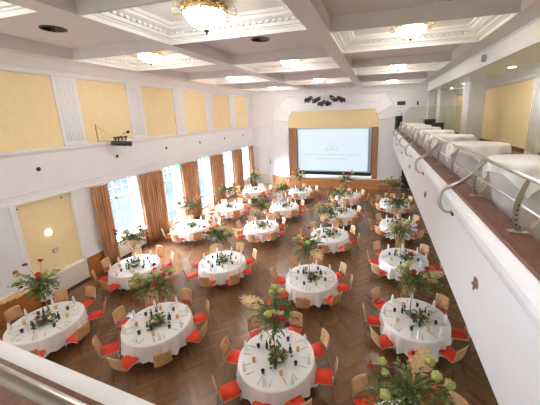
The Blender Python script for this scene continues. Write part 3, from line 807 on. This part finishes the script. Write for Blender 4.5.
bm = B(); lathe(bm, [(.12, .02), (.11, .05), (.07, .075), (.0, .085)], 24); o = obj('lamp_shade', mesh('wlg', bm, 'wlamp'), t, (0,0,0), (0, PI/2, 0))
t = empty('wall_socket_plate', 'square grey switch plate on the yellow niche below the lamp', 'switch', (XL-.11, 6.95, 1.66))
bm = B(); box(bm, 0, .02, -.09, .09, -.08, .08); obj('plate', mesh('swp', bm, 'screenframe'), t)
bm = B(); box(bm, .02, .03, -.05, .05, -.045, .045); obj('rocker', mesh('swr', bm, 'yellow'), t)
# exit signs
for i, y in enumerate((13.95, 16.9)):
    t = empty('exit_sign', 'small lit green exit sign above the %s glazed door' % ['nearer', 'farther'][i], 'sign', (XL+.16, y, 3.66), 0, 'green exit signs on the window wall')
    bm = B(); box(bm, -.14, .14, -.02, .02, -.1, .1); obj('panel', mesh('esp', bm, 'exit'), t)
    bm = B(); box(bm, -.09, .02, -.024, -.02, -.012, .012); poly(bm, [(.02, -.024, -.05), (.09, -.024, 0), (.02, -.024, .05)]); obj('arrow', mesh('esa', bm, 'signwhite', recalc=False), t)
    bm = B(); box(bm, -.16, .0, -.01, .01, .1, .13); obj('bracket', mesh('esb', bm, 'steel'), t)

# ------------------------------------------------------------------ furniture prototypes
def make_chair():
    t = empty('banquet_chair', '', 'chair')
    # local: faces -X?  chair looks towards +X (the table); seat centre at origin
    bm = B(); n = 8; grid = []
    for i in range(n+1):
        x = -.20+.41*i/n; row = []
        for j in range(5):
            y = -.205+.41*j/4
            z = .445+(.0 if 0 < i < n else .004)-(.025*max(0, (i/n-.8)/.2)**2)+.02*(abs(j-2)/2)**2
            row.append((x, y, z))
        grid.append(row)
    def sheet(bm, grid, t):
        up = [[bm.verts.new(p) for p in r] for r in grid]; dn = [[bm.verts.new((p[0], p[1], p[2]-t)) for p in r] for r in grid]
        R_, Cc = len(grid), len(grid[0])
        for i in range(R_-1):
            for j in range(Cc-1):
                bm.faces.new((up[i][j], up[i+1][j], up[i+1][j+1], up[i][j+1])).smooth = True; bm.faces.new((dn[i][j], dn[i][j+1], dn[i+1][j+1], dn[i+1][j])).smooth = True
        for i in range(R_-1):
            bm.faces.new((up[i][0], dn[i][0], dn[i+1][0], up[i+1][0])); bm.faces.new((up[i][-1], up[i+1][-1], dn[i+1][-1], dn[i][-1]))
        for j in range(Cc-1):
            bm.faces.new((up[0][j], up[0][j+1], dn[0][j+1], dn[0][j])); bm.faces.new((up[-1][j], dn[-1][j], dn[-1][j+1], up[-1][j+1]))
    sheet(bm, grid, .012); obj('seat', mesh('chair_seat_shell', bm, 'oak'), t)
    bm = B(); box(bm, -.19, .205, -.20, .20, .446, .482); bmesh.ops.bevel(bm, geom=bm.edges[:], offset=.016, segments=2, affect='EDGES')
    for f in bm.faces: f.smooth = True
    obj('seat_cushion', mesh('chair_cushion', bm, 'red'), t)
    bm = B(); grid = []
    for i in range(7):
        q = i/6; row = []
        for j in range(7):
            v = j/6*2-1; w = .205-.012*q
            row.append((-.225-.075*q-.028*(1-v*v)+.02, v*w, .50+.40*q-(.02*v*v if i == 6 else 0)+(.015*v*v if i == 0 else 0)))
        grid.append(row)
    bk = B(); up = [[bk.verts.new(p) for p in r] for r in grid]; dn = [[bk.verts.new((p[0]-.013, p[1], p[2]-.002)) for p in r] for r in grid]
    for i in range(6):
        for j in range(6):
            bk.faces.new((up[i][j], up[i+1][j], up[i+1][j+1], up[i][j+1])).smooth = True; bk.faces.new((dn[i][j], dn[i][j+1], dn[i+1][j+1], dn[i+1][j])).smooth = True
        bk.faces.new((up[i][0], dn[i][0], dn[i+1][0], up[i+1][0])); bk.faces.new((up[i][-1], up[i+1][-1], dn[i+1][-1], dn[i][-1]))
    for j in range(6):
        bk.faces.new((up[0][j], up[0][j+1], dn[0][j+1], dn[0][j])); bk.faces.new((up[-1][j], dn[-1][j], dn[-1][j+1], up[-1][j+1]))
    bm.free(); obj('backrest', mesh('chair_backrest', bk, 'oak'), t)
    for s in (-1, 1):
        bm = B(); tube(bm, [(.23, s*.215, 0), (.175, s*.19, .43)], .010, 6); obj('leg', mesh('chair_front_leg', bm, 'chrome'), t)
        bm = B(); tube(bm, [(-.26, s*.215, 0), (-.185, s*.185, .43), (-.20, s*.16, .50), (-.236, s*.15, .66)], .010, 6); obj('leg', mesh('chair_rear_leg', bm, 'chrome'), t)
    bm = B(); tube(bm, [(-.18, -.185, .428), (.175, -.185, .428)], .009, 6); tube(bm, [(-.18, .185, .428), (.175, .185, .428)], .009, 6); tube(bm, [(.14, -.19, .425), (.14, .19, .425)], .009, 6)
    obj('seat_frame', mesh('chair_frame', bm, 'chrome'), t)
    reg(t); return t
def make_table():
    t = empty('round_table', '', 'table')
    bm = B(); lathe(bm, [(.0, .715), (.885, .715), (.89, .72), (.89, .735), (.885, .74), (.0, .74)], 40); obj('tabletop', mesh('table_top', bm, 'oak'), t)
    for i in range(4):
        a = PI/4+i*PI/2; bm = B(); tube(bm, [(.62*math.cos(a), .62*math.sin(a), 0), (.55*math.cos(a), .55*math.sin(a), .715)], .018, 8); obj('leg', mesh('table_leg', bm, 'black'), t)
    reg(t); return t
def make_cloth(k):
    rnd = random.Random(50+k); ph = rnd.uniform(0, 6); bm = B(); n = 144
    def fold(a):
        return (.5+.5*math.sin(a*21+ph+1.1*math.sin(a*3+ph)))*(.65+.35*math.sin(a*5+ph*2))
    prof = [(.0, .752), (.5, .752), (.86, .752), (.895, .749), (.905, .738), (.908, .70), (.912, .62), (.918, .52), (.924, .42), (.93, .34), (.934, .29)]
    rings = []
    for r, z in prof:
        q = max(0, (.72-z)/.43); ring = []
        for i in range(n):
            a = 2*PI*i/n; rr_ = r+q*.12*fold(a)-q*.03
            zz = z-(.03*fold(a) if q > .95 else 0)
            ring.append(bm.verts.new((rr_*math.cos(a), rr_*math.sin(a), zz)) if r > 0 else None)
        rings.append(ring)
    c = bm.verts.new((0, 0, .752))
    for i in range(n): bm.faces.new((c, rings[1][i], rings[1][(i+1) % n]))
    for a, b in zip(rings[1:], rings[2:]):
        for i in range(n): bm.faces.new((a[i], b[i], b[(i+1) % n], a[(i+1) % n])).smooth = True
    return mesh('tablecloth', bm, 'cloth')
CLOTHS = [make_cloth(k) for k in range(4)]
bm = B()
prof = [(.040, 0), (.043, .01), (.038, .10), (.030, .18), (.016, .25), (.0, .265)]
lathe(bm, prof, 10, fr=lambda a, r, z: 1+.18*math.cos(a*2)+.1*math.sin(a*5)); ME_NAP = mesh('napkin', bm, 'napkin')
def ME_gl(m):
    bm = B(); lathe(bm, [(.030, 0), (.035, .003), (.040, .06), (.042, .10), (.039, .10), (.036, .05), (.030, .012), (0, .012)], 14); return mesh('tumbler', bm, m)
ME_BLUE, ME_AMB = ME_gl('blue'), ME_gl('amber')
def cutlery(kind):
    bm = B()
    if kind == 'knife':
        box(bm, -.11, .0, -.007, .007, 0, .005); poly(bm, [(.0, -.009, .004), (.09, -.010, .004), (.11, .004, .004), (.0, .008, .004)])
        box(bm, 0, .09, -.008, .006, 0, .003)
    else:
        box(bm, -.10, .03, -.005, .005, 0, .004); box(bm, .03, .055, -.012, .012, 0, .004)
        for i in range(3): box(bm, .055, .10, -.012+i*.010, -.008+i*.010, 0, .003)
    return mesh(kind, bm, 'silver')
ME_KN, ME_FK = cutlery('knife'), cutlery('fork')
def make_bottle(m):
    t = empty('bottle', '', 'bottle')
    bm = B(); lathe(bm, [(.030, 0), (.033, .005), (.033, .13), (.028, .16), (.014, .19), (.013, .235)], 14); obj('body', mesh('bottle_body', bm, m), t)
    bm = B(); lathe(bm, [(.015, .232), (.015, .252), (.0, .253)], 10); obj('cap', mesh('bottle_cap', bm, 'dark'), t)
    bm = B(); lathe(bm, [(.0336, .05), (.0336, .11)], 14); obj('label', mesh('bottle_label', bm, 'whiteflower' if m == 'bottle' else 'dark'), t)
    reg(t); return t
BOT = [make_bottle('bottle'), make_bottle('bottle2')]

def leafquad(bm, p, d, ln, w, droop, rnd, mi=0):
    d = Vector(d).normalized(); s = d.cross(Vector((0, 0, 1)))
    s = s.normalized() if s.length > 1e-3 else Vector((1, 0, 0))
    s = (s+Vector((rnd.uniform(-.5, .5), rnd.uniform(-.5, .5), rnd.uniform(-.5, .5)))).normalized()
    p = Vector(p); m = p+d*ln*.5+Vector((0, 0, droop*.2*ln)); e = p+d*ln-Vector((0, 0, droop*ln))
    a, b, c, f = bm.verts.new(p), bm.verts.new(m+s*w/2), bm.verts.new(e), bm.verts.new(m-s*w/2)
    g = bm.faces.new((a, b, c, f)); g.material_index = mi; g.smooth = False
def make_centre(k):
    rnd = random.Random(200+k); t = empty('low_centrepiece', '', 'flowers')
    bm = B(); lathe(bm, [(.06, 0), (.09, .02), (.10, .06), (.08, .07), (.0, .07)], 14); obj('bowl', mesh('centre_bowl', bm, 'stem'), t)
    bm = B()
    for i in range(130):
        a = rnd.uniform(0, 2*PI); el = rnd.uniform(-.1, 1.0); d = (math.cos(a)*math.cos(el), math.sin(a)*math.cos(el), math.sin(el))
        st = rnd.uniform(.03, .13); leafquad(bm, (d[0]*st, d[1]*st, .05+d[2]*st), d, rnd.uniform(.06, .14), rnd.uniform(.02, .045), .2, rnd, rnd.choice((0, 0, 1)))
    obj('foliage', mesh('centre_foliage', bm, ['leaf', 'leaf2'], recalc=False), t)
    pal = [['whiteflower', 'whiteflower', 'darkflower'], ['redflower', 'whiteflower', 'lime'], ['whiteflower', 'lime', 'darkflower']][k % 3]
    for i in range(9):
        a = 2*PI*i/9+rnd.uniform(-.2, .2); r = rnd.uniform(.06, .19)
        bm = B(); ball(bm, (r*math.cos(a), r*math.sin(a), rnd.uniform(.09, .17)), rnd.uniform(.024, .04), 2, sq=(1, 1, .7), jit=.16, rnd=rnd)
        obj('blossom', mesh('centre_blossom', bm, pal[i % 3]), t)
    reg(t); return t
CENT = [make_centre(k) for k in range(3)]
def make_tall(k):
    rnd = random.Random(300+k); t = empty('tall_flower_arrangement', '', 'flowers')
    H = 1.02
    bm = B(); lathe(bm, [(.11, 0), (.11, .008), (.02, .018)], 20); tube(bm, [(0, 0, .01), (0, 0, H)], .010, 8); lathe(bm, [(.02, H-.04), (.07, H), (.07, H+.03), (.0, H+.03)], 14)
    obj('stand', mesh('tall_stand', bm, 'stem'), t)
    bm = B(); zc = H+.18
    ax = rnd.uniform(0, 2*PI)
    for i in range(44):      # branches with leaves
        a = rnd.uniform(0, 2*PI); el = rnd.uniform(-.45, 1.1); str_ = 1+.5*abs(math.cos(a-ax))
        d = Vector((math.cos(a)*math.cos(el), math.sin(a)*math.cos(el), math.sin(el)*.8)); ln = rnd.uniform(.18, .42)*str_
        p = Vector((0, 0, H+.02)); mi = rnd.choice((0, 0, 1, 1))
        pts = [p+d*ln*q-Vector((0, 0, .10*q*q)) for q in (0, .33, .66, 1)]
        tube(bm, pts, .004, 4, mi=0)
        for j in range(11):
            q = .25+.75*j/10; c = p+d*ln*q-Vector((0, 0, .10*q*q))
            dd = d+Vector((rnd.uniform(-1, 1), rnd.uniform(-1, 1), rnd.uniform(-.6, .9)))
            leafquad(bm, c, dd, rnd.uniform(.07, .14), rnd.uniform(.03, .06), .2, rnd, mi)
    for i in range(6):       # trailing greens
        a = rnd.uniform(0, 2*PI); c = Vector((.08*math.cos(a), .08*math.sin(a), H)); L_ = rnd.uniform(.2, .5)
        for j in range(12):
            p = c+Vector((.05*math.sin(j), .05*math.cos(j*1.3), -L_*j/12)); leafquad(bm, p, (rnd.uniform(-1, 1), rnd.uniform(-1, 1), -.6), rnd.uniform(.05, .09), rnd.uniform(.03, .05), .3, rnd, 0)
    obj('foliage', mesh('tall_foliage', bm, ['leaf', 'leaf2'], recalc=False), t)
    for i in range(6):
        a = ax+rnd.uniform(-.6, .6)+PI*(i % 2); r = rnd.uniform(.15, .48); z = zc+rnd.uniform(-.08, .28)
        bm = B(); ball(bm, (r*math.cos(a), r*math.sin(a), z), rnd.uniform(.052, .076), 3, sq=(1, 1, .85), jit=.28, rnd=rnd); tube(bm, [(0, 0, H), (r*math.cos(a), r*math.sin(a), z)], .004, 4)
        obj('round_blossom', mesh('tall_blossom', bm, 'lime'), t)
    for i in range(5):       # red cup flowers
        a = rnd.uniform(0, 2*PI); r = rnd.uniform(.25, .58); z = zc+rnd.uniform(-.1, .38)
        bm = B(); c = Vector((r*math.cos(a), r*math.sin(a), z)); dz = Vector((math.cos(a), math.sin(a), .5)).normalized()
        _, u, w = frame_axes(dz); ctr = bm.verts.new(c); ring = []
        for s in range(12):
            b_ = 2*PI*s/12; rr_ = .055*(1+.25*math.cos(b_)); ring.append(bm.verts.new(c+u*rr_*math.cos(b_)+w*rr_*math.sin(b_)+dz*(.02+.02*math.sin(b_*2))))
        for s in range(12): bm.faces.new((ctr, ring[s], ring[(s+1) % 12])).smooth = True
        tube(bm, [c, c+dz*.06], [.010, .006], 6); tube(bm, [(0, 0, H), c], .004, 4)
        ball(bm, c-dz*.012, .035, 1)
        obj('red_blossom', mesh('tall_red', bm, ['redflower', 'darkflower', 'redflower', 'orangeflower'][(i+k) % 4], recalc=False), t)
    # dried palm fan / pampas plume
    a = ax+.9; base = Vector((.05*math.cos(a), .05*math.sin(a), H)); d = Vector((math.cos(a), math.sin(a), .10)).normalized()
    bm = B(); sdir = d.cross(Vector((0, 0, 1))).normalized()
    tube(bm, [base, base+d*.3, base+d*.72-Vector((0, 0, .05))], [.006, .006, .003], 5)
    for j in range(30):
        q = .22+.78*j/29; c = base+d*.74*q-Vector((0, 0, .06*q*q)); wd = .16*math.sin(min(1, q*1.02)*PI*.95)+.015
        for s in (-1, 1):
            e = c+d*.10+sdir*s*wd+Vector((0, 0, rnd.uniform(-.03, .03)))
            f = bm.faces.new((bm.verts.new(c), bm.verts.new(c+d*.035), bm.verts.new(e+d*.012), bm.verts.new(e))); f.smooth = True
    obj('dried_palm_leaf', mesh('tall_palm', bm, 'palm', recalc=False), t)
    reg(t); return t
TALL = [make_tall(k) for k in range(4)]
chair0, table0 = make_chair(), make_table()
first = {}
def use(src):
    if src.name not in first: first[src.name] = 1; return src
    return copy_tree(src)

# ------------------------------------------------------------------ the tables
WR, SR, TR, BR = 'window row', 'second row', 'third row', 'balcony row'
TAB = [(-9.09, 4.83, WR, 'first'), (-9.10, 8.06, WR, 'second'), (-9.40, 12.20, WR, 'third'), (-9.05, 15.6, WR, 'fourth'), (-9.20, 19.9, WR, 'fifth'),
       (-5.85, 5.58, SR, 'first'), (-5.83, 9.13, SR, 'second'), (-5.74, 12.96, SR, 'third'), (-5.60, 16.4, SR, 'fourth'), (-5.60, 20.4, SR, 'fifth'),
       (-2.16, 5.30, TR, 'first'), (-2.11, 8.83, TR, 'second'), (-2.08, 12.65, TR, 'third'), (-1.98, 15.95, TR, 'fourth'), (-1.95, 19.7, TR, 'fifth'),
       (.76, 4.05, BR, 'first'), (1.15, 7.49, BR, 'second'), (1.12, 10.98, BR, 'third'), (1.15, 14.7, BR, 'fourth'), (1.15, 18.6, BR, 'fifth')]
DIRS = ['balcony side', 'stage-balcony corner', 'stage side', 'stage-window corner', 'window side', 'near-window corner', 'near side', 'near-balcony corner']
# head offsets of the tall arrangements are small; their turn is chosen per table
rnd = random.Random(11)
def tiny(name, me, x, y, z, rz, lab, cat, grp):
    o = bpy.data.objects.new(name, me); C.objects.link(o); o.location = (x, y, z); o.rotation_euler = (0, 0, rz)
    tag(o, lab, cat, grp)
ZT = .7525
for ti, (tx, ty, row, num) in enumerate(TAB):
    TN = '%s table of the %s' % (num, row)
    o = use(table0); o.location = (tx, ty, 0); o.rotation_euler = (0, 0, .3*ti)
    o['label'] = 'round banquet table under white cloth, %s from camera in the %s' % (num, row); o['group'] = 'round banquet tables'
    o = obj('tablecloth', CLOTHS[ti % 4], None, (tx, ty, 0), (0, 0, ti*.7)); tag(o, 'long white round tablecloth covering the %s' % TN, 'tablecloth', 'white round tablecloths')
    dist = math.hypot(tx, ty)
    for k in range(8):
        a = k*PI/4+rnd.uniform(-.07, .07); r = 1.12+rnd.uniform(-.04, .07)
        cx, cyy = tx+r*math.cos(a), ty+r*math.sin(a)
        if seen((cx, cyy, .6), 25):
            o = use(chair0); o.location = (cx, cyy, 0); o.rotation_euler = (0, 0, a+PI+rnd.uniform(-.12, .12))
            o['label'] = 'oak chair with red seat, %s of the %s' % (DIRS[k], TN); o['group'] = 'oak chairs with red seats around the tables'
        a = k*PI/4; ca, sa = math.cos(a), math.sin(a)
        def pt(r, off): return (tx+r*ca-off*sa, ty+r*sa+off*ca)
        if seen((tx+.7*ca, ty+.7*sa, .76), 4):
            x, y = pt(.80+rnd.uniform(-.02, .02), rnd.uniform(-.02, .02))
            tiny('napkin', ME_NAP, x, y, ZT, rnd.uniform(0, 3), 'white standing napkin at the %s of the %s' % (DIRS[k], TN), 'napkin', 'folded standing napkins')
            x, y = pt(.52, -.13)
            if k % 2: tiny('tumbler', ME_AMB, x, y, ZT, 0, 'amber tumbler at the %s of the %s' % (DIRS[k], TN), 'glass', 'amber tumblers on the tables')
            else: tiny('tumbler', ME_BLUE, x, y, ZT, 0, 'dark blue tumbler at the %s of the %s' % (DIRS[k], TN), 'glass', 'dark blue tumblers on the tables')
            if dist < 12.5:
                x, y = pt(.70, -.13); tiny('knife', ME_KN, x, y, ZT, a+rnd.uniform(-.1, .1), 'steel knife at the %s of the %s' % (DIRS[k], TN), 'cutlery', 'knives on the tables')
                x, y = pt(.70, .12); tiny('fork', ME_FK, x, y, ZT, a+rnd.uniform(-.1, .1), 'steel fork at the %s of the %s' % (DIRS[k], TN), 'cutlery', 'forks on the tables')
    if seen((tx, ty, .8), 40):
        for k, (a, r) in enumerate(((2.4, .34), (2.75, .34), (.2, .36), (.5, .34), (4.6, .34), (4.9, .34))):
            a += rnd.uniform(-.1, .1); x, y = tx+r*math.cos(a), ty+r*math.sin(a)
            o = use(BOT[k % 2]); o.location = (x, y, ZT); o.rotation_euler = (0, 0, a)
            o['label'] = '%s bottle on the %s of the %s' % (['green', 'dark'][k % 2], ['window side', 'balcony side', 'near side'][k//2], TN); o['group'] = 'bottles on the tables'
        o = use(CENT[ti % 3]); o.location = (tx, ty+.10 if ti % 2 else ty-.02, ZT); o.rotation_euler = (0, 0, ti*1.3); o.location = (tx+.08, ty-.08, ZT); o.scale = (1.35, 1.35, 1.3)
        o['label'] = 'low ring of flowers at the centre of the %s' % TN; o['group'] = 'low flower centrepieces'
    if True:
        o = use(TALL[ti % 4]); o.location = (tx-.10, ty+.16, ZT); o.rotation_euler = (0, 0, ti*2.1); o.scale = (1.22, 1.22, 1.06) 
        o['label'] = 'tall flower arrangement with lime and red blooms on the %s' % TN; o['group'] = 'tall flower arrangements on thin stands'
for src in BOT+CENT+TALL+[chair0, table0]:
    assert src.name in first

# ------------------------------------------------------------------ light
w = bpy.data.worlds.new('sky'); S.world = w; w.use_nodes = True
bg = w.node_tree.nodes['Background']; bg.inputs['Color'].default_value = (.86, .93, 1.0, 1); bg.inputs['Strength'].default_value = .72
def area(x, y, z, sx, sy, e, col, rot, name):
    l = bpy.data.lights.new(name, 'AREA'); l.shape = 'RECTANGLE'; l.size = sx; l.size_y = sy; l.energy = e; l.color = col
    o = bpy.data.objects.new(name, l); C.objects.link(o); o.location = (x, y, z); o.rotation_euler = rot
bm = B(); box(bm, XL-.62, 6.3, -1.8, -1.6, 0, 9.5); struct('wall_near', bm, 'white')
bm = B(); poly(bm, [(-60, -40, -1.0), (XL-.62, -40, -1.0), (XL-.62, 70, -1.0), (-60, 70, -1.0)]); struct('ground_outside', bm, 'paving')
sl = bpy.data.lights.new('sun', 'SUN'); sl.energy = SUN_E; sl.angle = math.radians(70); sl.color = (.78, .88, 1.0)
so = bpy.data.objects.new('sun', sl); C.objects.link(so); so.rotation_euler = Vector((1, -.08, -.66)).to_track_quat('-Z', 'Y').to_euler()
S.view_settings.view_transform = 'Standard'; S.view_settings.look = 'None'; S.view_settings.gamma = 1; S.view_settings.exposure = 0.5
S.cycles.use_denoising = True; S.cycles.max_bounces = 8; S.cycles.diffuse_bounces = 5; S.cycles.transparent_max_bounces = 8
S.cycles.sample_clamp_indirect = 6
